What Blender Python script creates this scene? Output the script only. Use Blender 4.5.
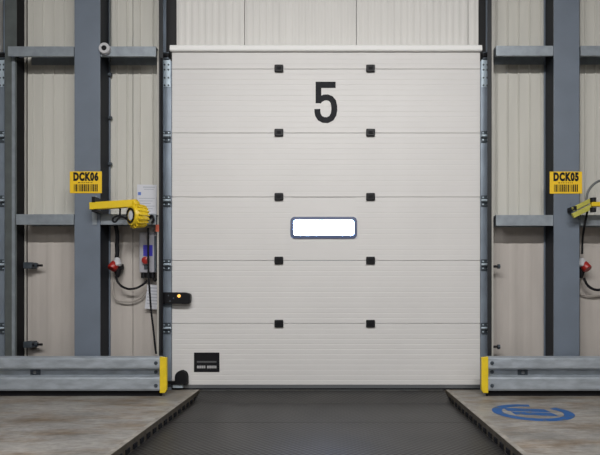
import bpy, bmesh, math, random
from mathutils import Vector, Matrix
random.seed(5)
scene = bpy.context.scene
for o in list(bpy.data.objects): bpy.data.objects.remove(o, do_unlink=True)
col = scene.collection

# ------------------------------------------------------------------ camera, world, exposure
F, DIST, CH = 530.0, 5.05, 0.92          # focal length in pixels, distance to the door face, lens height
VX, VY = 331.0, 293.0                    # vanishing point of the straight-on view
cam_d = bpy.data.cameras.new('camera'); cam = bpy.data.objects.new('camera', cam_d); col.objects.link(cam)
cam.location = (0, -DIST, CH); cam.rotation_euler = (math.pi/2, 0, 0)
cam_d.sensor_width = 36; cam_d.sensor_fit = 'HORIZONTAL'; cam_d.lens = F/600*36
cam_d.shift_x = -(VX-300)/600; cam_d.shift_y = (VY-227.5)/600
cam_d.clip_start = 0.05; cam_d.clip_end = 200
scene.camera = cam
w = bpy.data.worlds.new('world'); scene.world = w; w.use_nodes = True
w.node_tree.nodes['Background'].inputs[0].default_value = (.8, .85, .9, 1)
w.node_tree.nodes['Background'].inputs[1].default_value = .3
vs = scene.view_settings
vs.view_transform = 'Standard'; vs.look = 'None'; vs.gamma = 1; vs.use_curve_mapping = False
vs.exposure = 0.0
LAMP_NEAR, LAMP_FAR, LAMP_Y, LAMP_Z, TILT = 176.0, 62.0, -5.0, 4.55, 22
LAMP_COL = (1.0, .985, .968)

def X(px, Y=0): return (px-VX)*(DIST+Y)/F
def Z(py, Y=0): return CH-(py-VY)*(DIST+Y)/F
def P(px, py, Y=0): return Vector((X(px, Y), Y, Z(py, Y)))
def S(n, Y=0): return n*(DIST+Y)/F
def FL(px, py):
    d = CH*F/(py-VY); return Vector(((px-VX)*d/F, d-DIST, 0))

# ------------------------------------------------------------------ materials
MATS = {}
def mat(name, c, rough=.5, metal=0, var=.0, scale=6, bump=0, bscale=60, emit=0, c2=None, stretch=(1,1,1), spec=.5, detail=4):
    m = bpy.data.materials.new(name); m.use_nodes = True; nt = m.node_tree; b = nt.nodes['Principled BSDF']
    b.inputs['Roughness'].default_value = rough; b.inputs['Metallic'].default_value = metal
    b.inputs['Specular IOR Level'].default_value = spec
    tc = nt.nodes.new('ShaderNodeTexCoord'); mp = nt.nodes.new('ShaderNodeMapping'); mp.inputs['Scale'].default_value = stretch
    geo = nt.nodes.new('ShaderNodeNewGeometry'); nt.links.new(geo.outputs['Position'], mp.inputs['Vector'])
    n = nt.nodes.new('ShaderNodeTexNoise'); n.inputs['Scale'].default_value = scale; n.inputs['Detail'].default_value = detail
    nt.links.new(mp.outputs[0], n.inputs['Vector'])
    r = nt.nodes.new('ShaderNodeValToRGB'); r.color_ramp.elements[0].position = .32; r.color_ramp.elements[1].position = .68
    lo = tuple(v*(1-var) for v in c); hi = c2 if c2 else tuple(min(1, v*(1+var)) for v in c)
    r.color_ramp.elements[0].color = (*lo, 1); r.color_ramp.elements[1].color = (*hi, 1)
    nt.links.new(n.outputs['Fac'], r.inputs['Fac']); nt.links.new(r.outputs['Color'], b.inputs['Base Color'])
    if bump:
        n2 = nt.nodes.new('ShaderNodeTexNoise'); n2.inputs['Scale'].default_value = bscale; n2.inputs['Detail'].default_value = 3
        nt.links.new(mp.outputs[0], n2.inputs['Vector'])
        bp = nt.nodes.new('ShaderNodeBump'); bp.inputs['Strength'].default_value = bump; bp.inputs['Distance'].default_value = .004
        nt.links.new(n2.outputs['Fac'], bp.inputs['Height']); nt.links.new(bp.outputs[0], b.inputs['Normal'])
    if emit:
        b.inputs['Emission Color'].default_value = (*c, 1); b.inputs['Emission Strength'].default_value = emit
    MATS[name] = m; return m

mat('door_white', (.68,.668,.658), .45, var=.02, scale=2)
mat('header_white', (.93,.93,.92), .35)
mat('panel_white', (.70,.69,.665), .5, var=.04, scale=3, stretch=(3,1,.3))
mat('panel_beige', (.55,.54,.495), .5, var=.05, scale=3, stretch=(3,1,.3))
mat('plinth_taupe', (.455,.42,.39), .55, var=.08, scale=3, stretch=(2,1,.4))
mat('column_paint', (.145,.175,.22), .45, var=.06, scale=4)
mat('girt_galv', (.28,.315,.35), .45, metal=.35, var=.12, scale=14)
mat('post_green', (.11,.125,.125), .5, metal=.3, var=.15, scale=8)
mat('post_steel', (.020,.022,.025), .5, metal=.3, var=.15, scale=8)
mat('post_edge', (.42,.41,.38), .5, var=.05)
mat('track_galv', (.27,.32,.385), .42, metal=.4, var=.15, scale=9, stretch=(1,1,.5))
mat('plate_galv', (.52,.62,.70), .4, metal=.3, var=.1, scale=20)
mat('bracket_steel', (.075,.092,.11), .45, metal=.5, var=.2, scale=30)
mat('rail_galv', (.38,.42,.465), .5, metal=.3, var=.17, scale=24, stretch=(.35,1,1))
mat('recess_shade', (.016,.019,.026), .6, spec=.25)  # shade of the column recesses, put into a near-black colour
mat('bolt_steel', (.22,.23,.24), .4, metal=.6)
mat('black_plastic', (.008,.008,.01), .45, spec=.25)
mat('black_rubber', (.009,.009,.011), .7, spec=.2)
mat('black_print', (.009,.010,.014), .6, var=.3, scale=30, spec=.2)
mat('dark_void', (.03,.03,.032), .8)
mat('seal_alu', (.16,.17,.18), .45, metal=.4)
mat('yellow_paint', (.80,.58,.02), .4, var=.06, scale=14)
mat('sign_yellow', (.86,.55,.015), .45, var=.04, scale=10)
mat('lamp_yellow', (.74,.52,.015), .38, var=.05, scale=12)
mat('lamp_dull', (.42,.40,.07), .5, var=.12, scale=20)
mat('window_frame', (.085,.115,.215), .45)
mat('box_grey', (.34,.34,.38), .5)
mat('label_blue', (.035,.03,.38), .5)
mat('red_plastic', (.32,.018,.014), .35)
mat('orange_sticker', (.55,.12,.07), .5)
mat('pale_plastic', (.50,.50,.52), .45)
mat('paper_white', (.62,.63,.68), .7)
mat('paper_ink', (.44,.46,.52), .7)
mat('paper_blue', (.12,.20,.55), .7)
mat('white_print', (.45,.45,.46), .5)
mat('grey_print', (.10,.10,.105), .5)
mat('pale_cable', (.36,.33,.30), .6)
mat('grey_cable', (.12,.13,.13), .6)
mat('amber', (1.0,.55,.12), .3, emit=1.0)
mat('lens_white', (.75,.77,.8), .2)
mat('room_wall', (.13,.13,.13), .7)
mat('room_ceiling', (.09,.09,.09), .8)
mat('diffuser', (1,.97,.92), .4, emit=3)
mat('hazard_brown', (.085,.07,.05), .7, var=.3, scale=20)
mat('edge_steel', (.30,.275,.24), .55, var=.3, scale=14)

def window_material():
    m = bpy.data.materials.new('window_light'); m.use_nodes = True; b = m.node_tree.nodes['Principled BSDF']
    b.inputs['Base Color'].default_value = (.9,.93,1,1); b.inputs['Roughness'].default_value = .2
    b.inputs['Emission Color'].default_value = (.28,.50,1,1); b.inputs['Emission Strength'].default_value = 42.0
    MATS['window_light'] = m
window_material()

def floor_material():
    m = bpy.data.materials.new('concrete_floor'); m.use_nodes = True; nt = m.node_tree; b = nt.nodes['Principled BSDF']
    geo = nt.nodes.new('ShaderNodeNewGeometry')
    def noise(scale, st, det=5, rough=.6):
        mp = nt.nodes.new('ShaderNodeMapping'); mp.inputs['Scale'].default_value = st
        nt.links.new(geo.outputs['Position'], mp.inputs['Vector'])
        n = nt.nodes.new('ShaderNodeTexNoise'); n.inputs['Scale'].default_value = scale; n.inputs['Detail'].default_value = det
        n.inputs['Roughness'].default_value = rough
        nt.links.new(mp.outputs[0], n.inputs['Vector']); return n.outputs['Fac']
    def ramp(src, p0, c0, p1, c1):
        r = nt.nodes.new('ShaderNodeValToRGB'); e = r.color_ramp.elements
        e[0].position = p0; e[0].color = (*c0, 1); e[1].position = p1; e[1].color = (*c1, 1)
        nt.links.new(src, r.inputs['Fac']); return r.outputs['Color']
    base = ramp(noise(2.2, (.8,1.3,1)), .3, (.200,.190,.172), .7, (.385,.365,.335))
    stain = ramp(noise(3.1, (.5,1.5,1), 6, .7), .45, (1,1,1), .68, (.66,.50,.34))
    speck = ramp(noise(26, (.5,1,1), 4, .7), .38, (.80,.80,.80), .62, (1.12,1.12,1.12))
    mx = nt.nodes.new('ShaderNodeMix'); mx.data_type = 'RGBA'; mx.blend_type = 'MULTIPLY'; mx.inputs[0].default_value = 1
    nt.links.new(base, mx.inputs[6]); nt.links.new(stain, mx.inputs[7])
    m2 = nt.nodes.new('ShaderNodeMix'); m2.data_type = 'RGBA'; m2.blend_type = 'MULTIPLY'; m2.inputs[0].default_value = 1
    nt.links.new(mx.outputs[2], m2.inputs[6]); nt.links.new(speck, m2.inputs[7])
    nt.links.new(m2.outputs[2], b.inputs['Base Color'])
    rr = ramp(noise(4, (1,1,1)), .3, (.38,)*3, .7, (.62,)*3); nt.links.new(rr, b.inputs['Roughness'])
    bp = nt.nodes.new('ShaderNodeBump'); bp.inputs['Strength'].default_value = .15; bp.inputs['Distance'].default_value = .003
    nt.links.new(noise(45, (1,1,1)), bp.inputs['Height']); nt.links.new(bp.outputs[0], b.inputs['Normal'])
    MATS['concrete'] = m
floor_material()

def plate_material():
    m = bpy.data.materials.new('tread_plate'); m.use_nodes = True; nt = m.node_tree; b = nt.nodes['Principled BSDF']
    geo = nt.nodes.new('ShaderNodeNewGeometry')
    n = nt.nodes.new('ShaderNodeTexNoise'); n.inputs['Scale'].default_value = 3.2; n.inputs['Detail'].default_value = 6
    nt.links.new(geo.outputs['Position'], n.inputs['Vector'])
    r = nt.nodes.new('ShaderNodeValToRGB'); e = r.color_ramp.elements
    e[0].position = .3; e[0].color = (.009,.0085,.008,1); e[1].position = .75; e[1].color = (.028,.026,.023,1)
    nt.links.new(n.outputs['Fac'], r.inputs['Fac']); nt.links.new(r.outputs['Color'], b.inputs['Base Color'])
    b.inputs['Roughness'].default_value = .36
    b.inputs['Specular IOR Level'].default_value = .5
    # fine raised tread: two crossed waves
    def wave(rot):
        mp = nt.nodes.new('ShaderNodeMapping'); mp.inputs['Rotation'].default_value = (0, 0, rot)
        nt.links.new(geo.outputs['Position'], mp.inputs['Vector'])
        wv = nt.nodes.new('ShaderNodeTexWave'); wv.inputs['Scale'].default_value = 9; nt.links.new(mp.outputs[0], wv.inputs['Vector']); return wv.outputs['Fac']
    mu = nt.nodes.new('ShaderNodeMath'); mu.operation = 'MULTIPLY'
    nt.links.new(wave(.785), mu.inputs[0]); nt.links.new(wave(-.785), mu.inputs[1])
    bp = nt.nodes.new('ShaderNodeBump'); bp.inputs['Strength'].default_value = .5; bp.inputs['Distance'].default_value = .004
    nt.links.new(mu.outputs[0], bp.inputs['Height']); nt.links.new(bp.outputs[0], b.inputs['Normal'])
    MATS['tread_plate'] = m
plate_material()

def worn_blue():
    m = bpy.data.materials.new('worn_blue_paint'); m.use_nodes = True; nt = m.node_tree; b = nt.nodes['Principled BSDF']
    geo = nt.nodes.new('ShaderNodeNewGeometry')
    n = nt.nodes.new('ShaderNodeTexNoise'); n.inputs['Scale'].default_value = 14; n.inputs['Detail'].default_value = 6
    nt.links.new(geo.outputs['Position'], n.inputs['Vector'])
    r = nt.nodes.new('ShaderNodeValToRGB'); e = r.color_ramp.elements
    e[0].position = .34; e[0].color = (.075,.105,.15,1); e[1].position = .46; e[1].color = (.008,.095,.31,1)
    nt.links.new(n.outputs['Fac'], r.inputs['Fac']); nt.links.new(r.outputs['Color'], b.inputs['Base Color'])
    b.inputs['Roughness'].default_value = .5; MATS['worn_blue'] = m
worn_blue()

# ------------------------------------------------------------------ mesh helpers
class MB:
    def __init__(s): s.v = []; s.f = []
    def add(s, vs, fs):
        o = len(s.v); s.v += [tuple(v) for v in vs]; s.f += [tuple(i+o for i in f) for f in fs]; return s
    def box(s, x0, x1, y0, y1, z0, z1):
        x0, x1 = min(x0,x1), max(x0,x1); y0, y1 = min(y0,y1), max(y0,y1); z0, z1 = min(z0,z1), max(z0,z1)
        return s.add([(x0,y0,z0),(x1,y0,z0),(x1,y1,z0),(x0,y1,z0),(x0,y0,z1),(x1,y0,z1),(x1,y1,z1),(x0,y1,z1)],
                     [(3,2,1,0),(4,5,6,7),(0,1,5,4),(1,2,6,5),(2,3,7,6),(3,0,4,7)])
    def beam(s, a, b, w, h, up=(0,0,1)):
        a, b = Vector(a), Vector(b); d = (b-a).normalized(); u = Vector(up); r = d.cross(u).normalized(); u = r.cross(d)
        vs = [p + r*(i*w/2) + u*(j*h/2) for p in (a, b) for i, j in ((-1,-1),(1,-1),(1,1),(-1,1))]
        return s.add(vs, [(3,2,1,0),(4,5,6,7),(0,1,5,4),(1,2,6,5),(2,3,7,6),(3,0,4,7)])
    def prism(s, pts, axis, a, b):
        """closed polygon extruded along an axis; pts are the other two coordinates in x,y,z order"""
        def q(p, t): return (t,p[0],p[1]) if axis=='x' else (p[0],t,p[1]) if axis=='y' else (p[0],p[1],t)
        n = len(pts)
        return s.add([q(p,a) for p in pts]+[q(p,b) for p in pts],
                     [tuple(range(n))[::-1], tuple(range(n,2*n))]+[(i,(i+1)%n,n+(i+1)%n,n+i) for i in range(n)])
    def strip(s, pts, axis, a, b):
        """open profile extruded"""
        def q(p, t): return (t,p[0],p[1]) if axis=='x' else (p[0],t,p[1]) if axis=='y' else (p[0],p[1],t)
        n = len(pts)
        return s.add([q(p,a) for p in pts]+[q(p,b) for p in pts], [(i,i+1,n+i+1,n+i) for i in range(n-1)])
    def cyl(s, a, b, r, n=16, r2=None):
        return s.lathe(a, Vector(b)-Vector(a), [(0,r),((Vector(b)-Vector(a)).length, r if r2 is None else r2)], n)
    def lathe(s, a, d, prof, n=20):
        a = Vector(a); d = Vector(d).normalized()
        t = Vector((0,0,1)) if abs(d.z) < .9 else Vector((1,0,0)); u = d.cross(t).normalized(); v = d.cross(u)
        vs = []; fs = []
        for (l, r) in prof:
            for i in range(n):
                g = 2*math.pi*i/n; vs.append(a+d*l+(u*math.cos(g)+v*math.sin(g))*r)
        k = len(prof)
        for j in range(k-1):
            for i in range(n): fs.append((j*n+i, j*n+(i+1)%n, (j+1)*n+(i+1)%n, (j+1)*n+i))
        fs.append(tuple(range(n))[::-1]); fs.append(tuple(range((k-1)*n, k*n)))
        return s.add(vs, fs)
    def tube(s, pts, r, n=8, sub=6):
        pts = [Vector(p) for p in pts]; q = []
        for i in range(len(pts)-1):
            p0 = pts[max(i-1,0)]; p1 = pts[i]; p2 = pts[i+1]; p3 = pts[min(i+2,len(pts)-1)]
            for k in range(sub):
                t = k/sub
                q.append(.5*((2*p1)+(p2-p0)*t+(2*p0-5*p1+4*p2-p3)*t*t+(3*p1-p0-3*p2+p3)*t**3))
        q.append(pts[-1]); vs = []; fs = []
        for i, c in enumerate(q):
            d = (q[min(i+1,len(q)-1)]-q[max(i-1,0)]).normalized()
            t = Vector((0,1,0)) if abs(d.y) < .9 else Vector((1,0,0)); u = d.cross(t).normalized(); v = d.cross(u)
            for k in range(n):
                g = 2*math.pi*k/n; vs.append(c+(u*math.cos(g)+v*math.sin(g))*r)
        m = len(q)
        for j in range(m-1):
            for k in range(n): fs.append((j*n+k, j*n+(k+1)%n, (j+1)*n+(k+1)%n, (j+1)*n+k))
        fs.append(tuple(range(n))[::-1]); fs.append(tuple(range((m-1)*n, m*n)))
        return s.add(vs, fs)
    def mesh(s, name, m, smooth=False):
        me = bpy.data.meshes.new(name); me.from_pydata(s.v, [], s.f)
        bm = bmesh.new(); bm.from_mesh(me); bmesh.ops.recalc_face_normals(bm, faces=bm.faces); bm.to_mesh(me); bm.free()
        me.materials.append(MATS[m])
        if smooth:
            for p in me.polygons: p.use_smooth = True
            me.set_sharp_from_angle(angle=math.radians(38))
        return me
    def build(s, name, m, parent=None, smooth=False, bevel=0, seg=2, label=None):
        return link(name, s.mesh(name, m, smooth), parent, bevel, seg, label)
def link(name, me, parent=None, bevel=0, seg=2, label=None, loc=None):
    o = bpy.data.objects.new(name, me); col.objects.link(o)
    if loc is not None: o.location = loc
    if parent: put(o, parent)
    if bevel:
        b = o.modifiers.new('bevel', 'BEVEL'); b.width = bevel; b.segments = seg; b.limit_method = 'ANGLE'
    if label: o['label'] = label
    return o
def wloc(o):
    v = Vector(o.location); p = o.parent
    while p: v += Vector(p.location); p = p.parent
    return v
def put(o, parent):
    """parent while keeping the place in the world (parents are only ever translated)"""
    o.parent = parent; o.location = Vector(o.location)-wloc(parent)
def thing(name, label, cat, loc=(0,0,0), group=None):
    e = bpy.data.objects.new(name, None); e.empty_display_size = .1; col.objects.link(e); e.location = loc
    tag(e, label, cat, group); return e
def tag(o, label, cat, group=None):
    o['label'] = label; o['category'] = cat
    if group: o['group'] = group
    return o
def struct(o, label=None):
    o['kind'] = 'structure'
    if label: o['label'] = label
    return o
def copy_tree(o, parent=None):
    c = o.copy(); col.objects.link(c); c.parent = parent
    for ch in list(o.children): copy_tree(ch, c)
    return c
def text_mesh(txt, size, m, width=1.0, bold=.0, depth=.001, spacing=1.0):
    cu = bpy.data.curves.new('lettering', 'FONT'); cu.body = txt; cu.size = size; cu.extrude = depth; cu.offset = bold
    cu.align_x = 'CENTER'; cu.align_y = 'CENTER'; cu.resolution_u = 3; cu.space_character = spacing
    t = bpy.data.objects.new('lettering', cu); col.objects.link(t)
    dg = bpy.context.evaluated_depsgraph_get(); me = bpy.data.meshes.new_from_object(t.evaluated_get(dg))
    bpy.data.objects.remove(t); bpy.data.curves.remove(cu)
    me.transform(Matrix.Rotation(math.pi/2, 4, 'X') @ Matrix.Diagonal((width,1,1,1)))
    me.materials.clear(); me.materials.append(MATS[m]); return me

# ------------------------------------------------------------------ setting
YW = .02                                   # face of the wall cladding
YC = -.215                                 # front of the columns
RX0, RX1, RY0, RZ = -7.2, 7.2, -16.0, 4.75
doorL, doorR = X(172), X(480)
PL, PR, PIT_Y0, PIT_Y1 = FL(200,392).x, FL(447.5,392).x, -2.75, -.02    # leveller pit
PL, PR = -1.250, 1.090
LEV = -.065
floor = MB()
floor.box(RX0, RX1, RY0, PIT_Y0, -.25, 0)
floor.box(RX0, PL, PIT_Y0, .3, -.25, 0).box(PR, RX1, PIT_Y0, .3, -.25, 0).box(PL, PR, PIT_Y1, .3, -.25, -.012)
floor = struct(floor.build('floor', 'concrete'), 'stained grey-brown concrete floor around the leveller')
for sx, xe in ((-1, PL), (1, PR)):          # steel nosing on the pit edge with worn hazard blocks on its face
    MB().box(xe, xe+sx*.035, PIT_Y0, PIT_Y1, -.001, .0025).build('edge_angle', 'edge_steel', floor)
    MB().box(xe-sx*.004, xe, PIT_Y0, PIT_Y1, LEV+.001, .002).build('edge_face', 'hazard_brown', floor)
    blk = MB().box(-.004, .004, -.03, .03, -.016, .016).mesh('hazard_block', 'black_rubber')
    for k in range(21):
        link('hazard_block', blk, floor, loc=(xe-sx*.0085, PIT_Y1-.07-k*.123, LEV+.0175))
backing = MB()
oz = Z(52)+.02
oL, oR = X(176), X(482)
backing.box(RX0, X(3)-2.93-.3, .09, .28, 0, RZ)
backing.box(X(0)+.02, doorL-.02, .09, .28, 0, RZ).box(doorR+.02, RX1, .09, .28, 0, RZ)
backing.box(doorL-.02, doorR+.02, .09, .28, oz, RZ).box(X(3)-3.23, X(0)+.02, .09, .28, oz, RZ)
wall = struct(backing.build('wall_back', 'dark_void'), 'clad warehouse wall behind the dock door')

def clad(px0, px1, z0, z1, pitch, m, ridge=.007, rw=.014, soft=0):
    """one cladding sheet with raised vertical ridges, a part of the wall"""
    x0, x1 = (px0, px1); pts = [(x0, YW+.06), (x0, YW+.006)]
    n = max(1, int((x1-x0)/pitch)); p = (x1-x0)/n
    for i in range(n):
        c = x0+(i+.5)*p
        pts += [(c-rw/2-.007-soft, YW+.006), (c-rw/2, YW+.006-ridge), (c+rw/2, YW+.006-ridge), (c+rw/2+.007+soft, YW+.006)]
    pts += [(x1, YW+.006), (x1, YW+.06)]
    return MB().prism(pts, 'z', z0, z1).build('wall_panel', m, wall)
zg = Z(222, YC)                            # level of the lower girt
g = .006
def panels(x0, x1, z0, z1, width, phase, pitch, m, **k):
    xs = [x0]; c = phase
    while c < x1-.1:
        if c > x0+.1: xs.append(c)
        c += width
    xs.append(x1)
    for a, b in zip(xs, xs[1:]): clad(a+g/2, b-g/2, z0, z1, pitch, m, **k)
PW = 1.07
bayL, bayR = (X(27), X(163)), (X(489), X(27)+2*(X(489)-X(326)) + 4.4)
for a, b in ((X(27, YW), X(160, YW)), (X(491, YW), RX1-.05)):
    panels(a, b, zg, RZ, PW, X(243-4*112), .0955, 'panel_beige', ridge=.010, rw=.008)
    panels(a, b, 0.0, zg-.004, PW, X(243-4*112), .134, 'plinth_taupe', ridge=.003, rw=.03, soft=.02)
panels(X(175.5), X(479.5), Z(50), RZ, PW, X(243-4*112), .0595, 'panel_white', ridge=.0035, rw=.018, soft=.006)
panels(RX0+.05, X(3)-3.25, 0, RZ, PW, RX0, .0955, 'panel_beige')
panels(X(3)-3.2, X(0)-.02, Z(50), RZ, PW, X(243-4*112)-4*PW, .0595, 'panel_white', ridge=.0035, rw=.018, soft=.006)

struct(MB().box(RX0, RX1, RY0, .28, RZ, RZ+.15).build('ceiling', 'room_ceiling'), 'grey ceiling above the loading area')
struct(MB().box(RX0-.15, RX0, RY0, .28, 0, RZ).build('wall_left', 'room_wall'), 'plain left side wall')
struct(MB().box(RX1, RX1+.15, RY0, .28, 0, RZ).build('wall_right', 'room_wall'), 'plain right side wall')
struct(MB().box(RX0-.15, RX1+.15, RY0-.15, RY0, 0, RZ).build('wall_front', 'room_wall'), 'plain wall behind the viewer')

# ------------------------------------------------------------------ ceiling luminaires (three rows, suspended)
def luminaire(x, y, power, which):
    t = thing('linear_luminaire', which, 'ceiling light', (x, y, LAMP_Z), 'suspended strip lights')
    MB().prism([(y-.07,LAMP_Z+.02),(y+.07,LAMP_Z+.02),(y+.05,LAMP_Z+.08),(y-.05,LAMP_Z+.08)], 'x', x-.75, x+.75).build('housing', 'header_white', t)
    MB().box(x-.73, x+.73, y-.05, y+.05, LAMP_Z+.005, LAMP_Z+.02).build('diffuser', 'diffuser', t)
    for s in (-1, 1): MB().cyl((x+s*.5, y, LAMP_Z+.08), (x+s*.5, y, RZ), .006, 6).build('suspension_rod', 'bolt_steel', t)
    l = bpy.data.lights.new('tube_light', 'AREA'); l.shape = 'RECTANGLE'; l.size = 1.46; l.size_y = .1; l.energy = power; l.color = LAMP_COL
    o = bpy.data.objects.new('tube_light', l); col.objects.link(o); o.location = (x, y, LAMP_Z); o.rotation_euler.x = math.radians(TILT); put(o, t)
names = ['left', 'middle', 'right']
for i in range(3):
    luminaire((i-1)*1.65, LAMP_Y, LAMP_NEAR, f'white strip light hung over the dock, {names[i]} of the nearest row')
for j, y in enumerate((-9.5, -13.5)):
    for i in range(3):
        luminaire((i-1)*4.0, y, LAMP_FAR, f'white strip light, {["left","middle","right"][i]} of the {["second","third"][j]} row from the door')

# ------------------------------------------------------------------ the sectional door
joints = [69, 133, 197, 260.5, 323.5]
DT = .045                                   # leaf thickness
def section(z0, z1, x0, x1, cut=None):
    """leaf section with fine horizontal grooves pressed into its face"""
    gap = .0014; pts = [(DT, z0+gap), (.003, z0+gap), (0, z0+gap+.003)]
    h = z1-z0; n = max(1, round(h/.05)); p = h/n
    for i in range(1, n):
        c = z0+i*p; pts += [(0, c-.0045), (.0010, c-.002), (.0010, c+.002), (0, c+.0045)]
    pts += [(0, z1-gap-.003), (.003, z1-gap), (DT, z1-gap)]
    return MB().prism(pts, 'x', x0, x1)
zs = [Z(50)] + [Z(j) for j in joints] + [Z(385)]
win = (X(290.5), X(357), Z(238.5), Z(217))
def make_door(name, label, dx=0, detail=True):
    d = bpy.data.objects.new(name, None); col.objects.link(d); d.location = ((doorL+doorR)/2+dx, 0, 0)
    struct(d, label)
    for i in range(6):
        z1, z0 = zs[i], zs[i+1]
        if i == 3:    # section with the window: four pieces around the opening, joined in one leaf
            m = MB(); a = win
            q = section(z0, z1, doorL+dx, a[0]+.01+dx); m.add(q.v, q.f)
            q = section(z0, z1, a[1]-.01+dx, doorR+dx); m.add(q.v, q.f)
            m.box(a[0]+.01+dx, a[1]-.01+dx, 0, DT, z0+.004, a[2]+.01).box(a[0]+.01+dx, a[1]-.01+dx, 0, DT, a[3]-.01, z1-.004)
            m.build('door_section', 'door_white', d)
        else:
            section(z0, z1, doorL+dx, doorR+dx).build('door_section', 'door_white', d)
    # window frame: rounded ring
    def rr(x0, x1, z0, z1, r, n=6):
        out = []
        for cx, cz, a0 in ((x1-r,z1-r,0),(x0+r,z1-r,90),(x0+r,z0+r,180),(x1-r,z0+r,270)):
            for k in range(n+1):
                t = math.radians(a0+90*k/n); out.append((cx+r*math.cos(t), cz+r*math.sin(t)))
        return out
    o = rr(win[0]+dx, win[1]+dx, win[2], win[3], .04); b = .029
    i_ = rr(win[0]+b+dx, win[1]-b+dx, win[2]+b, win[3]-b, .022); n = len(o); m = MB()
    rings = [(o, .0), (o, -.012), (i_, -.014), (i_, .02)]
    m.add([(p[0], y, p[1]) for r, y in rings for p in r], [(j*n+k, j*n+(k+1)%n, (j+1)*n+(k+1)%n, (j+1)*n+k) for j in range(3) for k in range(n)])
    wf = m.build('window_frame', 'window_frame', d, label='dark blue rounded window frame')
    MB().prism(i_, 'y', .012, .02).build('pane', 'window_light', wf, label='bright daylit window pane')
    hb = MB().box(-.042, .042, -.022, 0, -.036, .036).mesh('hinge_cover', 'black_plastic')
    hb2 = MB().box(-.02, .02, -.028, -.022, -.012, .012).mesh('hinge_pin', 'black_rubber')
    for j in joints:
        for px in (279, 370.5):
            h = link('hinge_cover', hb, d, bevel=.008, loc=(X(px)+dx, 0, Z(j)))
            link('hinge_pin', hb2, h, loc=(X(px)+dx, 0, Z(j)))
    # sloping weather rail on top, bottom rail and rubber seal
    z = Z(52)
    MB().prism([(.0, z),(-.03, z),(-.036, z+.01),(-.030, z+.048),(-.018, z+.058),(.0, z+.06)], 'x', doorL-.012+dx, doorR+.012+dx).build('top_rail', 'header_white', d)
    MB().box(doorL+dx, doorR+dx, -.008, DT, Z(388), Z(384.7)).build('bottom_rail', 'seal_alu', d)
    MB().box(doorL+dx, doorR+dx, -.004, DT, .001, Z(388)).build('bottom_seal', 'black_rubber', d)
    return d
door = make_door('door_1', 'white sectional dock door numbered 5 with a small lit window')
# numeral
def ribbon(pts, wd, y0, y1, m):
    pts = [Vector((p[0], 0, p[1])) for p in pts]; L = []; R = []
    for i, p in enumerate(pts):
        d = (pts[min(i+1,len(pts)-1)]-pts[max(i-1,0)]).normalized(); nn = Vector((-d.z,0,d.x))
        L.append(p+nn*wd/2); R.append(p-nn*wd/2)
    n = len(pts); vs = []
    for a in (L, R):
        for y in (y0, y1): vs += [(p.x, y, p.z) for p in a]
    fs = []
    for i in range(n-1):
        fs += [(i,i+1,2*n+i+1,2*n+i),(n+i,3*n+i,3*n+i+1,n+i+1),(i,n+i,n+i+1,i+1),(2*n+i,2*n+i+1,3*n+i+1,3*n+i)]
    fs += [(0,2*n,3*n,n),(n-1,2*n-1,4*n-1,3*n-1)]
    m.add(vs, fs)
num = MB()
num.box(X(315.6), X(335.6), -.002, 0, Z(88), Z(81.8)).box(X(315.6), X(321.3), -.002, 0, Z(103.2), Z(88))
arc = [(318.3,101.5),(321,99),(324,97.6),(327.5,97.4),(331,98.8),(333.3,101.7),(334.2,106),(334.3,110),(333.6,114.5),(331.3,118.3),(327.5,120.2),(323.5,120),(320,118.2),(318,115),(317.4,112),(317.3,109)]
ribbon([(X(a), Z(b)) for a, b in arc], S(5.9), -.0024, 0, num)
num.build('number', 'black_print', door, label='black number 5')
# maker's plate
pl = MB().box(X(194), X(219.5), -.004, 0, Z(372), Z(352.5)).build('name_plate', 'black_plastic', door, bevel=.002, label='small black plate with two rows of lettering')
MB().box(X(197), X(216.5), -.0052, -.0038, Z(362.6), Z(361)).build('lettering', 'grey_print', pl)
m = MB()
for a, b in ((197.2,199.0),(199.4,201.2),(201.6,203.2),(203.6,205.4),(207.2,208.9),(209.3,211),(211.4,212.9),(213.3,214.8),(215.1,216.5)):
    m.box(X(a), X(b), -.0052, -.0038, Z(368.2), Z(365.6))
m.build('lettering', 'white_print', pl)
# latch handle with amber button
y = -.05
hp = [(163,292.2),(186,292.4),(190,293.4),(191,295),(190.8,302),(189.5,303.6),(186,304),(163,303.4)]
lt = MB().prism([(X(a,y), Z(b,y)) for a, b in hp], 'y', -.075, -.024).build('latch', 'black_plastic', door, bevel=.006, label='black latch housing with amber lamp')
MB().prism([(X(a),Z(b)) for a, b in ((174,293.5),(190,293.5),(190,303),(174,303))], 'y', -.026, 0).build('latch_base', 'black_rubber', lt)
MB().lathe(P(179,296,-.075), (0,-1,0), [(-.002,.016),(.004,.015),(.007,.008)], 14).build('indicator', 'amber', lt, smooth=True)
for a, b in ((168.5,295.5),(173.5,298.2),(170,301)):
    MB().cyl(P(a,b,-.075), P(a,b,-.078), .007, 8).build('screw', 'bracket_steel', lt)
# rubber cable boot at the lower corner
y = -.03
pts = [(176,384)]+[(182+6*math.cos(math.radians(t)), 376.5-6.3*math.sin(math.radians(t))) for t in range(180,-1,-20)]+[(188,384)]
MB().prism([(X(a,y),Z(b,y)) for a, b in pts], 'y', -.075, 0).build('corner_boot', 'black_rubber', door, bevel=.006, seg=3)
MB().box(X(168,y), X(177,y), -.06, -.02, Z(384,y), Z(381,y)).build('boot_arm', 'black_rubber', door)
MB().box(X(173.5,y), X(183,y), -.05, -.004, Z(387.5,y), Z(384.3,y)).build('foot_bracket', 'plate_galv', door)

BAY = X(480)-X(-.8)                      # our right post to the next door's right post
door2 = make_door('door_2', 'neighbouring white sectional dock door at the left edge', -BAY, False)

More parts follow.
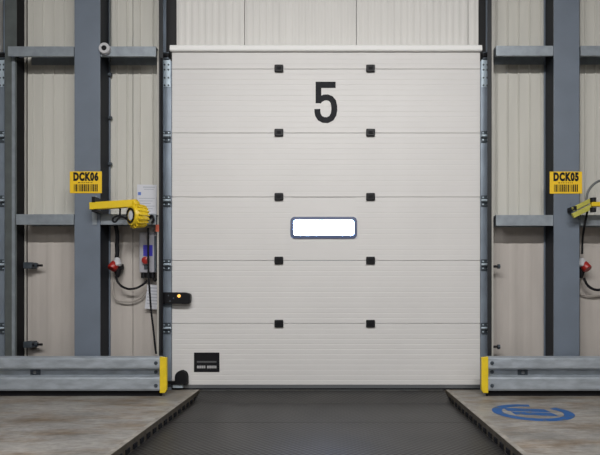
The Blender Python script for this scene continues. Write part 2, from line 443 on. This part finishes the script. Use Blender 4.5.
# ------------------------------------------------------------------ tracks and posts beside the doors
def make_track(sx, label):
    """sx=-1 left of the door, +1 right; built for door_1"""
    e = doorL if sx < 0 else doorR
    t = thing('door_track', label, 'door track', (e+sx*.04, 0, 0), 'vertical door tracks')
    def u(px): return e+sx*S(px)
    MB().box(u(0), u(8), -.02, -.012, .0, Z(62)).build('flange', 'track_galv', t)
    MB().box(u(7.6), u(8), -.04, .06, .0, RZ-.02).build('channel', 'track_galv', t)
    MB().box(u(5.4), u(8.3), -.018, -.010, Z(62), RZ-.02).build('upper_flange', 'track_galv', t)
    pl = MB().box(u(.8), u(8), -.027, -.021, Z(88), Z(61)).build('splice_plate', 'plate_galv', t, label='pale galvanised plate with two rows of bolts')
    bl = MB().cyl((0,0,0), (0,-.006,0), .009, 6).mesh('bolt', 'bracket_steel')
    for py in (66, 71, 79, 86.5):
        for px in (2.6, 6.4): link('bolt', bl, pl, loc=(u(px), -.027, Z(py)))
    MB().box(u(2), u(8), -.04, -.012, Z(61), Z(54)).build('top_roller_carrier', 'bracket_steel', t)
    MB().cyl((u(2),-.03,Z(57)), (u(8),-.03,Z(57)), .022, 12).build('roller', 'black_plastic', t, smooth=True)
    br = MB().box(-S(3.9), S(3.7), -.012, 0, -S(5.4), S(5.4)).box(-S(2.8), S(2.8), -.026, -.012, -S(1.8), S(1.2)).mesh('roller_bracket', 'bracket_steel')
    ro = MB().cyl((-.04,-.03,0), (.045,-.03,0), .011, 10).mesh('roller', 'plate_galv', True)
    b2 = MB().cyl((0,-.012,0), (0,-.02,0), .0075, 6).mesh('bolt', 'plate_galv')
    for j in joints[1:]:
        b = link('roller_bracket', br, t, loc=(u(4.3), -.021, Z(j+4.5)))
        link('roller', ro, b, loc=(u(4.3), -.021, Z(j+4.2)))
        for ax in (-1,1):
            for az in (-1,1): link('bolt', b2, b, loc=(u(4.3)+ax*.022, -.021, Z(j+4.5)+az*.033))
    return t
tl = make_track(-1, 'galvanised door track on the left side of door 5')
tr = make_track(1, 'galvanised door track on the right side of door 5')
tn = copy_tree(tr); tn.location.x -= BAY; tn['label'] = 'galvanised track of the neighbouring door, cut by the left edge'

YP = -.125                                   # post front
def make_post(sx, label):
    e = X(163, YP) if sx < 0 else X(487.5, YP)
    t = thing('door_post', label, 'steel post', (e+sx*.03, -.05, 0), 'steel posts beside the dock doors')
    def u(px): return e+sx*S(px, YP)
    # open channel facing the door, dark inside
    MB().box(u(0), u(4.0), YP, YP+.006, 0, RZ).build('front_flange', 'post_steel', t)
    MB().box(u(3.5), u(4), YP+.006, -.070, 0, RZ).build('web', 'post_steel', t)
    MB().box(u(4.1), u(5.7), YP-.006, YP+.004, 0, RZ).build('edge_trim', 'post_edge', t, label='thin pale edge strip')
    return t
pl_ = make_post(-1, 'dark steel post on the left side of door 5, beside the control box')
pr_ = make_post(1, 'dark steel post on the right side of door 5')
# the neighbour's post at the left edge, seen from its outer side
pn_ = thing('door_post', 'greenish grey steel post at the far left edge', 'steel post', (X(11,YP), -.05, 0), 'steel posts beside the dock doors')
MB().box(X(5,YP), X(16.5,YP), YP, YP+.006, 0, RZ).build('front_flange', 'post_green', pn_)
MB().box(X(12.5,YP), X(15.5,YP), YP-.012, YP, 0, Z(56)).build('edge_trim', 'girt_galv', pn_)
MB().box(X(16,YP), X(16.5,YP), YP+.006, YW-.02, 0, RZ).build('web', 'black_rubber', pn_)
MB().box(X(25.2,YW), X(26.8,YW), YW-.014, YW-.001, 0, RZ).build('wall_flashing', 'post_edge', pn_)
MB().box(X(16.6,YW), X(25,YW), .001, YW-.002, 0, RZ).build('recess', 'black_rubber', pn_)  # flat black sheet, the shade of the recess put in as colour
# threaded anchor pins screwed into the posts
def pin(px, py, n, post, big):
    a = P(px, py, -.06 if big else -.092); L = S(n)
    if not big: L += a.x-(wloc(post).x+.02); a.x = wloc(post).x+.02
    sh = MB().cyl((a.x, a.y, a.z), (a.x+L, a.y, a.z), .012, 10).build('anchor_pin', 'black_plastic', post, label='black anchor pin')
    if big: MB().box(a.x-.005, a.x+.075, a.y-.025, YW-.001, a.z-.03, a.z+.03).build('clamp_block', 'bracket_steel', sh, bevel=.006)
    q = a.x+L*(.62 if big else .7)
    MB().cyl((q, a.y, a.z), (q+.02, a.y, a.z), .024, 6).build('nut', 'bracket_steel', sh)
pin(25, 265.5, 17, pn_, True); pin(25, 344.5, 17, pn_, True)
pin(494, 266.5, 6, pr_, False); pin(494, 346.8, 6, pr_, False)

# ------------------------------------------------------------------ columns
def column(px, label):
    cx = X(px, YC); hw = S(12.8, YC)
    t = thing('steel_column', label, 'column', (cx, (YC+YW)/2, 0), 'blue-grey steel columns')
    MB().box(cx-hw, cx+hw, YC, YC+.014, 0, RZ).build('front_flange', 'column_paint', t, bevel=.002)
    MB().box(cx-hw, cx+hw, YW-.012, YW-.001, 0, RZ).build('rear_flange', 'column_paint', t)
    MB().box(cx-.006, cx+.006, YC+.014, YW-.012, 0, RZ).build('web', 'column_paint', t)
    s = 1 if cx < 0 else -1
    MB().box(cx+s*.012, cx+s*(hw-.012), YC+.03, YW-.014, 0, RZ).build('shade_infill', 'recess_shade', t, label='dark infill added for the shade in the column recess')  # added near-black filler, paints in the shade of the recess
    return t
column(87.2, 'blue-grey steel column left of door 5, carrying the left yellow sign')
column(566.7, 'blue-grey steel column right of door 5, carrying the right yellow sign')

# ------------------------------------------------------------------ horizontal girts
YG = YC+.012
def girt(px0, px1, py0, py1, label, cleat=None):
    z1, z0 = Z(py0, YG), Z(py1, YG); x0, x1 = X(px0, YG), X(px1, YG)
    t = thing('steel_girt', label, 'beam', ((x0+x1)/2, YG+.05, z0), 'horizontal galvanised beams on the wall')
    th = .003
    MB().box(x0, x1, YG, YG+th, z0, z1).build('front_flange', 'girt_galv', t)
    MB().box(x0, x1, YG+th, YW-.003, z1-th, z1).build('web', 'girt_galv', t)
    MB().box(x0, x1, YG+th, YG+.022, z0, z0+th).build('lip', 'girt_galv', t)
    MB().box(x0, x1, YW-.006, YW-.003, z0+.012, z1-th).build('rear_flange', 'girt_galv', t)
    if cleat: MB().box(X(cleat, YG), x0, YG, YG+.012, z0, z1).build('end_cleat', 'girt_galv', t)
    return t
girt(18, 73.8, 46.4, 56.2, 'upper galvanised beam in the left bay, left of the blue-grey column', 8)
girt(100.6, 155.9, 46.4, 56.2, 'upper galvanised beam between the left column and door 5')
girt(496, 553.2, 45.8, 55.6, 'upper galvanised beam between door 5 and the right column')
girt(580.6, 680, 45.8, 55.6, 'upper galvanised beam at the right edge, right of the column')
girt(18, 73.8, 214.2, 224.6, 'lower galvanised beam in the left bay, left of the blue-grey column', 16)
girt(100.6, 155.9, 214.2, 224.6, 'lower galvanised beam between the left column and door 5, behind the yellow lamp')
girt(496, 553.2, 215, 225.6, 'lower galvanised beam between door 5 and the right column')
girt(580.6, 680, 215, 225.6, 'lower galvanised beam at the right edge, behind the yellow lamp arm')
# round conduit end beside the left column
c = P(105.3, 49.3, YC)
t = thing('conduit_end', 'round pale grey conduit cap with black hole at the left column', 'conduit', c)
MB().lathe((c.x, YC+.02, c.z), (0,-1,0), [(0,.05),(.045,.05),(.05,.046),(.05,.024),(.02,.023)], 24).build('cap', 'pale_plastic', t, smooth=True)
MB().cyl((c.x, YC-.008, c.z), (c.x, YC-.0285, c.z), .023, 18).build('hole', 'black_rubber', t)
# thin cable clipped down the inner side of the left column
xk = X(109.5, -.02)
t = thing('clipped_cable', 'thin dark cable clipped down the inner side of the left column', 'cable', (xk, -.0, Z(210)))
MB().tube([(xk,-.005,4.6),(xk,-.005,Z(200)),(xk,-.005,Z(62))][::2], .007, 6, 2).build('cable', 'grey_cable', t)
for py in (75, 118, 164, 205): MB().box(xk-.016, xk+.016, -.02, YW-.012, Z(py)-.012, Z(py)+.012).build('clip', 'bracket_steel', t)

# ------------------------------------------------------------------ guardrails
YR = -.36
def guardrail(x0, x1, yellow, bolts_px, post_px, label):
    t = thing('guardrail', label, 'guardrail', ((x0+x1)/2, YR+.05, 0), 'galvanised guardrails at floor level')
    z = lambda py: Z(py, YR)
    b = YR+.075
    prof = [(b, z(357)-.002), (YR+.008, z(358.3)), (YR, z(359.5)), (YR, z(367.6)), (YR+.008, z(369)), (b, z(370.4)), (b, z(376.4)), (YR+.008, z(377.6)), (YR, z(379)), (YR, z(388.8)), (YR+.008, z(390.6)), (b, z(391.4))]
    o = MB().strip(prof, 'x', x0, x1).build('rail', 'rail_galv', t)
    sm = o.modifiers.new('thickness', 'SOLIDIFY'); sm.thickness = .004; sm.offset = 0
    for px in post_px:
        xx = X(px, YR)
        MB().box(xx-.04, xx+.04, b+.003, b+.05, .012, z(358.5)).build('post', 'bracket_steel', t)
        MB().box(xx-.07, xx+.07, b+.002, b+.09, 0, .012).build('base_plate', 'bracket_steel', t)
        MB().box(xx-.045, xx+.045, b-.008, b-.003, z(376.2), z(370.8)).build('washer_plate', 'bracket_steel', t)
        MB().lathe((xx,b-.008,z(373.5)), (0,-1,0), [(0,.016),(.012,.015),(.016,.008)], 8).build('bolt', 'bolt_steel', t)
    MB().box(x0, x1, b-.03, b-.004, .0, z(390.8)).build('shade_strip', 'black_rubber', t)  # black strip added as the shadow under the rail
    for px in bolts_px:
        for py, yy in ((363, YR), (373.2, b), (385.6, YR)):
            MB().lathe((X(px,yy), yy-.002, z(py)), (0,-1,0), [(0,.017),(.004,.017),(.005,.011),(.014,.010)], 8).build('bolt', 'bracket_steel', t)
    for (a, c) in yellow:
        s = -1 if a < c else 1
        pts = [(a, z(393)+.002), (a, z(356.6)), (c, z(357.4)), (c, z(389.5)), (c+(a-c)*.25, z(393)+.002)]
        MB().prism(pts, 'y', YR-.012, YR+.022).build('end_cap', 'yellow_paint', t, bevel=.003, label='yellow end plate')
    return t
guardrail(X(-13,YR), X(160,YR), [(X(160,YR), X(167,YR)), (X(-13,YR), X(-20,YR))], [156, -9], [31], 'galvanised guardrail with yellow end left of door 5')
guardrail(X(488,YR), X(650,YR), [(X(488,YR), X(481.3,YR)), (X(650,YR), X(657,YR))], [492, 646], [525.5, 612], 'galvanised guardrail with yellow end right of door 5')

# ------------------------------------------------------------------ dock leveller
t = thing('dock_leveller', 'black tread-plate dock leveller set in the floor before door 5', 'dock leveller', ((PL+PR)/2, -1.4, LEV))
ys = -1.02
MB().box(PL+.014, PR-.014, ys+.003, -.30, LEV-.02, LEV).build('lip_plate', 'tread_plate', t)
MB().box(PL+.014, PR-.014, PIT_Y0+.01, ys-.003, LEV-.02, LEV).build('deck_plate', 'tread_plate', t)
MB().box(PL+.02, PR-.02, PIT_Y0+.02, PIT_Y1-.02, -.22, LEV-.021).build('deck_frame', 'black_rubber', t)
MB().prism([(-.297,LEV-.02),(-.297,LEV),(-.03,-.006),(-.03,-.026)], 'x', PL+.014, PR-.014).build('hinge_flap', 'tread_plate', t)

# ------------------------------------------------------------------ yellow location signs
def sign(px0, px1, py0, py1, txt, label):
    Y = YC-.004; x0, x1, z0, z1 = X(px0,Y), X(px1,Y), Z(py1,Y), Z(py0,Y); cx = (x0+x1)/2
    t = thing('dock_sign', label, 'sign', (cx, Y, z0), 'yellow dock number signs')
    MB().box(x0, x1, Y, YC, z0, z1).build('plate', 'sign_yellow', t, bevel=.0015)
    hh = z1-z0
    me = text_mesh(txt, hh*.49, 'black_print', width=.80, bold=.0065, spacing=1.17)
    o = link('lettering', me, t, loc=(cx, Y-.0005, z1-hh*.26))
    wx = max(v.co.x for v in me.vertices)-min(v.co.x for v in me.vertices); k = (x1-x0)*.78/wx
    me.transform(Matrix.Diagonal((k,1,1,1)))
    m = MB(); xx = cx-.07
    for wd in (.022,.008,.012,.008,.01,.014,.008,.012):
        m.box(xx, xx+wd*.75, Y-.001, Y, z1-hh*.535, z1-hh*.495); xx += wd*.75+.0085
    m.build('small_print', 'black_print', t)
    m = MB(); xx = x0+(x1-x0)*.13; rnd = random.Random(3)
    while xx < x1-(x1-x0)*.15:
        wd = rnd.choice((.003,.005,.008,.011)); m.box(xx, xx+wd, Y-.001, Y, z0+hh*.08, z0+hh*.41); xx += wd+rnd.choice((.003,.004,.006))
    m.build('barcode', 'black_print', t)
sign(69.7, 101.8, 171.4, 193.2, 'DCK06', 'yellow sign reading DCK06 with barcode on the left column')
sign(549.8, 582.2, 171.5, 193.6, 'DCK05', 'yellow sign reading DCK05 with barcode on the right column')

# ------------------------------------------------------------------ yellow dock lamps
def lamp_head(t, c, d, r=.105):
    d = Vector(d).normalized(); c = Vector(c)
    hd = MB().lathe(c, d, [(-.085,r*.55),(-.07,r*.86),(-.02,r),(.02,r*.98),(.045,r*.86),(.052,r*.80),(.052,r*.62)], 28).build('lamp_head', 'lamp_yellow', t, smooth=True)
    MB().lathe(c+d*.044, d, [(0,r*.64),(.016,r*.66),(.016,r*.50),(.004,r*.48)], 24).build('bezel', 'black_plastic', hd, smooth=True)
    MB().lathe(c+d*.046, d, [(0,r*.47),(.008,r*.40),(.011,r*.2)], 20).build('lens', 'lens_white', hd, smooth=True)
    t_ = Vector((0,0,1)); u = d.cross(t_).normalized(); v = d.cross(u)
    for k in range(18):
        a = 2*math.pi*k/18; rd = u*math.cos(a)+v*math.sin(a)
        MB().beam(c-d*.075+rd*r*.86, c+d*.03+rd*r*1.01, .010, .02, up=rd).build('cooling_fin', 'lamp_yellow', hd)
YA = -.33
t = thing('dock_lamp', 'yellow swing-arm dock lamp on the left column, lens turned left', 'lamp', P(95,210,YC), 'yellow dock lamps')
MB().box(X(92.5,YC), X(97,YC), YC-.006, YC, Z(225,YC), Z(196,YC)).build('mount_plate', 'girt_galv', t)
MB().box(X(93,YA), X(96.5,YA), YA-.03, YC-.006, Z(202.6,YA), Z(197,YA)).build('clamp', 'black_plastic', t, bevel=.004)
MB().box(X(92.5,YA), X(97.5,YA), YA-.02, YC-.006, Z(212,YA), Z(210,YA)).build('lower_clamp', 'black_plastic', t)
MB().cyl(P(94.8,211,YA), P(94.8,199,YA), .012, 10).build('pivot', 'black_plastic', t)
MB().beam(P(90.2,206.3,YA), P(137.5,203.2,YA), .045, S(7.4,YA)).build('arm', 'lamp_yellow', t, bevel=.006)
MB().cyl(P(135.6,201.5,YA), P(135.6,206.5,YA), .034, 16).build('arm_joint', 'lamp_yellow', t, bevel=.003)
lamp_head(t, P(136.2,215.8,YA), (-.66,-.75,-.03), .103)
MB().tube([P(120,206,YA+.03),P(120,211,YA+.03),P(119.6,215.5,YA+.03),P(117,216,YA+.02),P(113.2,218,YA),P(112.8,221,YA),P(115.5,221.8,YA-.01),P(118.3,218.5,YA),P(121,216.5,YA),P(125,217.8,YA),P(129.5,221,YA+.05)], .009, 8).build('lamp_cable', 'black_rubber', t, smooth=True)
MB().tube([P(140,222,YA+.1),P(147,219,YA+.1),P(151.5,215.5,-.22),P(153.5,219,-.22),P(152,223,-.215)], .011, 8).build('lamp_cable', 'black_rubber', t, smooth=True)

t = thing('dock_lamp', 'yellow double-link dock lamp arm at the right edge of the picture', 'lamp', P(572,212,YC), 'yellow dock lamps')
MB().box(X(570.5,YC), X(574,YC), YC-.006, YC, Z(222,YC), Z(203,YC)).build('mount_plate', 'column_paint', t)
MB().box(X(572.6,YA), X(576,YA), YA-.02, YC-.006, Z(210.5,YA), Z(206.3,YA)).build('clamp', 'black_plastic', t, bevel=.004)
for dy, m_, hgt in ((-3.6,'lamp_dull',4.2),(3.0,'lamp_dull',5.0)):
    MB().beam(P(572.5,213+dy,YA), P(591.5,203.6+dy,YA), .03, S(hgt,YA)).build('link_arm', m_, t, bevel=.004)
MB().beam(P(577,211,YA+.01), P(588,205.5,YA+.01), .012, S(3,YA)).build('spring', 'pale_plastic', t)
for py in (200, 209.8):
    MB().cyl(P(593,py+2.2,YA-.02), P(593,py-2.2,YA-.02), .026, 12).build('pivot', 'black_plastic', t, bevel=.003)
MB().beam(P(591,204.6,YA-.02), P(634,203.2,YA-.02), .045, S(4.4,YA)).build('arm', 'lamp_yellow', t, bevel=.005)
lamp_head(t, P(636,214,YA-.02), (.86,-.5,-.03), .103)
MB().tube([P(587,206,YA+.04),P(586.3,200,YA+.05),P(588,192,YA+.05),P(592.5,185.5,YA+.06),P(600,180.8,YA+.06),P(612,181,YA+.05),P(622,192,YA+.03),P(627,202,YA)], .011, 8).build('lamp_cable', 'grey_cable', t, smooth=True)
MB().tube([P(587,206,YA+.05),P(587.3,211,YA+.06),P(586.5,216,-.235),P(584.5,226,-.235),P(583,235,-.12),P(582.3,245,-.06),P(582.3,254,-.06)], .010, 8).build('lamp_cable', 'black_rubber', t, smooth=True)

# ------------------------------------------------------------------ red plugs and sockets
def plug(px, py, s, label, top):
    Y = -.06; c = P(px, py, Y)
    t = thing('power_plug', label, 'plug', (c.x, c.y, c.z-.12), 'red power plugs')
    d = Vector((.25*s, -.25, -1)).normalized()
    MB().lathe(P(px+1.2*s,py-8,Y), d, [(0,.018),(.02,.034),(.075,.036),(.085,.028)], 14).build('coupler', 'pale_plastic', t, smooth=True)
    MB().lathe(c+Vector((0,-.01,.015)), (-.35*s,-.55,-.75), [(-.03,.03),(0,.042),(.05,.043),(.06,.038),(.06,.02)], 18).build('plug_body', 'red_plastic', t, smooth=True)
    MB().lathe(c+Vector((.012*s,.02,-.0)), (.05*s,-.1,-1), [(-.02,.036),(.05,.034),(.085,.022),(.11,.014)], 14).build('gland', 'black_plastic', t, smooth=True)
    MB().box(c.x+.03*s, c.x+.062*s, c.y, c.y+.05, c.z-.035, c.z+.02).build('cap_hinge', 'black_rubber', t, bevel=.006)
    return t
plug(115.5, 266, 1, 'red and grey power plug hanging right of the left column', None)
plug(583.5, 266.5, -1, 'red and grey power plug hanging right of the right column', None)
tag(MB().tube([P(116,226,-.1),P(117.5,236,-.06),P(117,245,-.05),P(117.3,252,-.05),P(116.7,257.5,-.06)], .02, 8).build('supply_cable', 'black_rubber', None, smooth=True), 'thick black cable from the lower beam down to the left red plug', 'cable')
tag(MB().tube([P(115.6,276,-.055),P(117.5,281.5,-.06),P(122,286.5,-.07),P(129,289,-.08),P(137,287.8,-.08),P(143.5,284,-.06),P(147.2,280.5,-.045)], .0105, 8).build('supply_cable', 'black_rubber', None, smooth=True), 'black cable sagging between the left red plug and control box', 'cable')
tag(MB().tube([P(112.5,281,-.0),P(112.8,290,-.01),P(115.5,298.5,-.02),P(123,301.5,-.02),P(133,301.2,-.02),P(141,297.5,-.02),P(147,290,-.03)], .0085, 6).build('loose_cable', 'pale_cable', None, smooth=True), 'thin pale cable loop on the wall left of the paper', 'cable')
tag(MB().tube([P(584,278,-.055),P(587,284.5,-.06),P(592.5,288.8,-.07),P(600,289.8,-.07),P(612,286,-.07),P(620,276,-.04)], .0125, 8).build('supply_cable', 'black_rubber', None, smooth=True), 'black cable sagging from the right red plug to the edge', 'cable')
tag(MB().tube([P(580,294,-.0),P(588,296,-.01),P(600,295.6,-.01),P(615,292,-.01)], .008, 6).build('loose_cable', 'pale_cable', None, smooth=True), 'thin pale cable on the wall below the right red plug', 'cable')

# ------------------------------------------------------------------ control box, cable, papers
YB = -.075
t = thing('control_box', 'grey control box with blue label and red button beside door 5', 'control box', P(147,275,0))
MB().box(X(139.2,YB), X(156.2,YB), YB, YW-.002, Z(272.5,YB), Z(232,YB)).build('housing', 'box_grey', t, bevel=.006)
MB().box(X(143.3,YB), X(152.6,YB), YB-.002, YB, Z(256,YB), Z(245,YB)).build('label', 'label_blue', t)
MB().lathe(P(146.4,260.5,YB), (0,-1,0), [(-.002,.024),(.015,.022),(.018,.034),(.032,.034),(.038,.026)], 18).build('stop_button', 'red_plastic', t, smooth=True)
MB().box(X(144.3,YB), X(148.6,YB), YB-.006, YB, Z(269.5,YB), Z(265,YB)).build('key_switch', 'bracket_steel', t, bevel=.002)
for px, w_ in ((143.5,.022),(147.5,.026),(152.5,.024)):
    MB().cyl(P(px,272,-.04), P(px,278,-.04), w_, 10).build('cable_gland', 'black_plastic', t)
MB().box(X(154.2,YB), X(156.4,YB), YB-.004, YB, Z(272,YB), Z(236,YB)).build('side_hinge', 'bracket_steel', t)
tag(MB().tube([P(148.2,228,-.135)]+[P(a,b,-.135) for a, b in ((148.3,235),(148.2,246),(148.3,262),(148.6,276),(149.6,290),(151.3,312),(153.5,330),(155,345),(156.2,354))], .0095, 8).build('control_cable', 'black_rubber', None, smooth=True), 'long black cable running from the lower beam past the control box to the guardrail', 'cable')
tag(MB().tube([P(152.5,277,-.045),P(154.5,281,-.05),P(157,279,-.06),P(157.5,275,-.05)], .008, 6).build('control_cable', 'black_rubber', None, smooth=True), 'short black cable hook under the control box corner', 'cable')
tag(MB().tube([P(161.3,58,-.135),P(161.3,200,-.135),P(161.5,300,-.135),P(161.8,352,-.135)][::3], .011, 6, 3).build('post_cable', 'black_rubber', None), 'straight black cable on the post left of door 5', 'cable')
tag(MB().box(X(155.4,-.14), X(158.8,-.14), -.137, -.1315, Z(231.5,-.14), Z(224.5,-.14)).build('warning_tag', 'orange_sticker', None), 'small orange tag on the post above the control box', 'tag')
def paper(pts, Y, rows, label, blue=None):
    q = [P(a,b,Y) for a, b in pts]; c = sum(q, Vector())/4
    t = thing('paper_notice', label, 'paper', (c.x, Y, min(p.z for p in q)), 'paper notices beside the door')
    MB().prism([(p.x,p.z) for p in q], 'y', Y-.0015, Y).build('sheet', 'paper_white', t)
    def at(u, v): return q[0]*(1-u)*(1-v)+q[1]*u*(1-v)+q[2]*u*v+q[3]*(1-u)*v
    m = MB()
    for u0, u1, v0, v1 in rows:
        m.prism([(p.x,p.z) for p in (at(u0,v0),at(u1,v0),at(u1,v1),at(u0,v1))], 'y', Y-.0022, Y-.0012)
    m.build('printed_text', 'paper_ink', t)['kind'] = 'stuff'
    if blue:
        u0,u1,v0,v1 = blue
        MB().prism([(p.x,p.z) for p in (at(u0,v0),at(u1,v0),at(u1,v1),at(u0,v1))], 'y', Y-.0024, Y-.0012).build('printed_mark', 'paper_blue', t)
rows = [(.3,.9,.05,.08),(.35,.85,.11,.13)]+[(.08,.9-.1*(k%3),.34+.065*k,.36+.065*k) for k in range(8)]
paper([(137.2,184.5),(156.8,184.8),(156.6,224),(137,224)], .002, rows, 'white printed notice on the wall behind the left yellow lamp', (.05,.2,.19,.27))
rows = [(.1,.9,.1+.13*k,.15+.13*k) for k in range(6)]
paper([(147.3,284.5),(158.2,285.2),(158.6,309.6),(144.8,308.6)], -.03, rows, 'white paper sheet hanging below the control box')

# ------------------------------------------------------------------ blue floor marking
c = Vector((1.553, FL(532,412.3).y-.0, 0)); rot = math.radians(-10)
fm = thing('floor_marking', 'worn blue painted circle on the concrete right of the leveller', 'floor marking', (c.x, c.y, 0))
def fpt(x, y): return (c.x+x*math.cos(rot)-y*math.sin(rot), c.y+x*math.sin(rot)+y*math.cos(rot))
m = MB(); n = 48; RX, RY = .30, .285
ang = [math.radians(85+ 320*k/n) for k in range(n+1)]
for y_ in (.0005, .002):
    pass
o1 = [fpt(RX*math.cos(a), RY*math.sin(a)) for a in ang]
i1 = [fpt((RX-.075)*math.cos(a), (RY-.075)*math.sin(a)) for a in ang]
for k in range(n): m.prism([o1[k], o1[k+1], i1[k+1], i1[k]], 'z', .0004, .0016)
m.build('ring', 'worn_blue', fm)
for x0, x1, y0, y1 in ((-.18,.14,.02,.12),(-.14,.17,-.10,-.005)):
    MB().prism([fpt(x0,y0), fpt(x1,y0), fpt(x1-.03,y1), fpt(x0-.02,y1)], 'z', .0004, .0016).build('bar', 'worn_blue', fm)
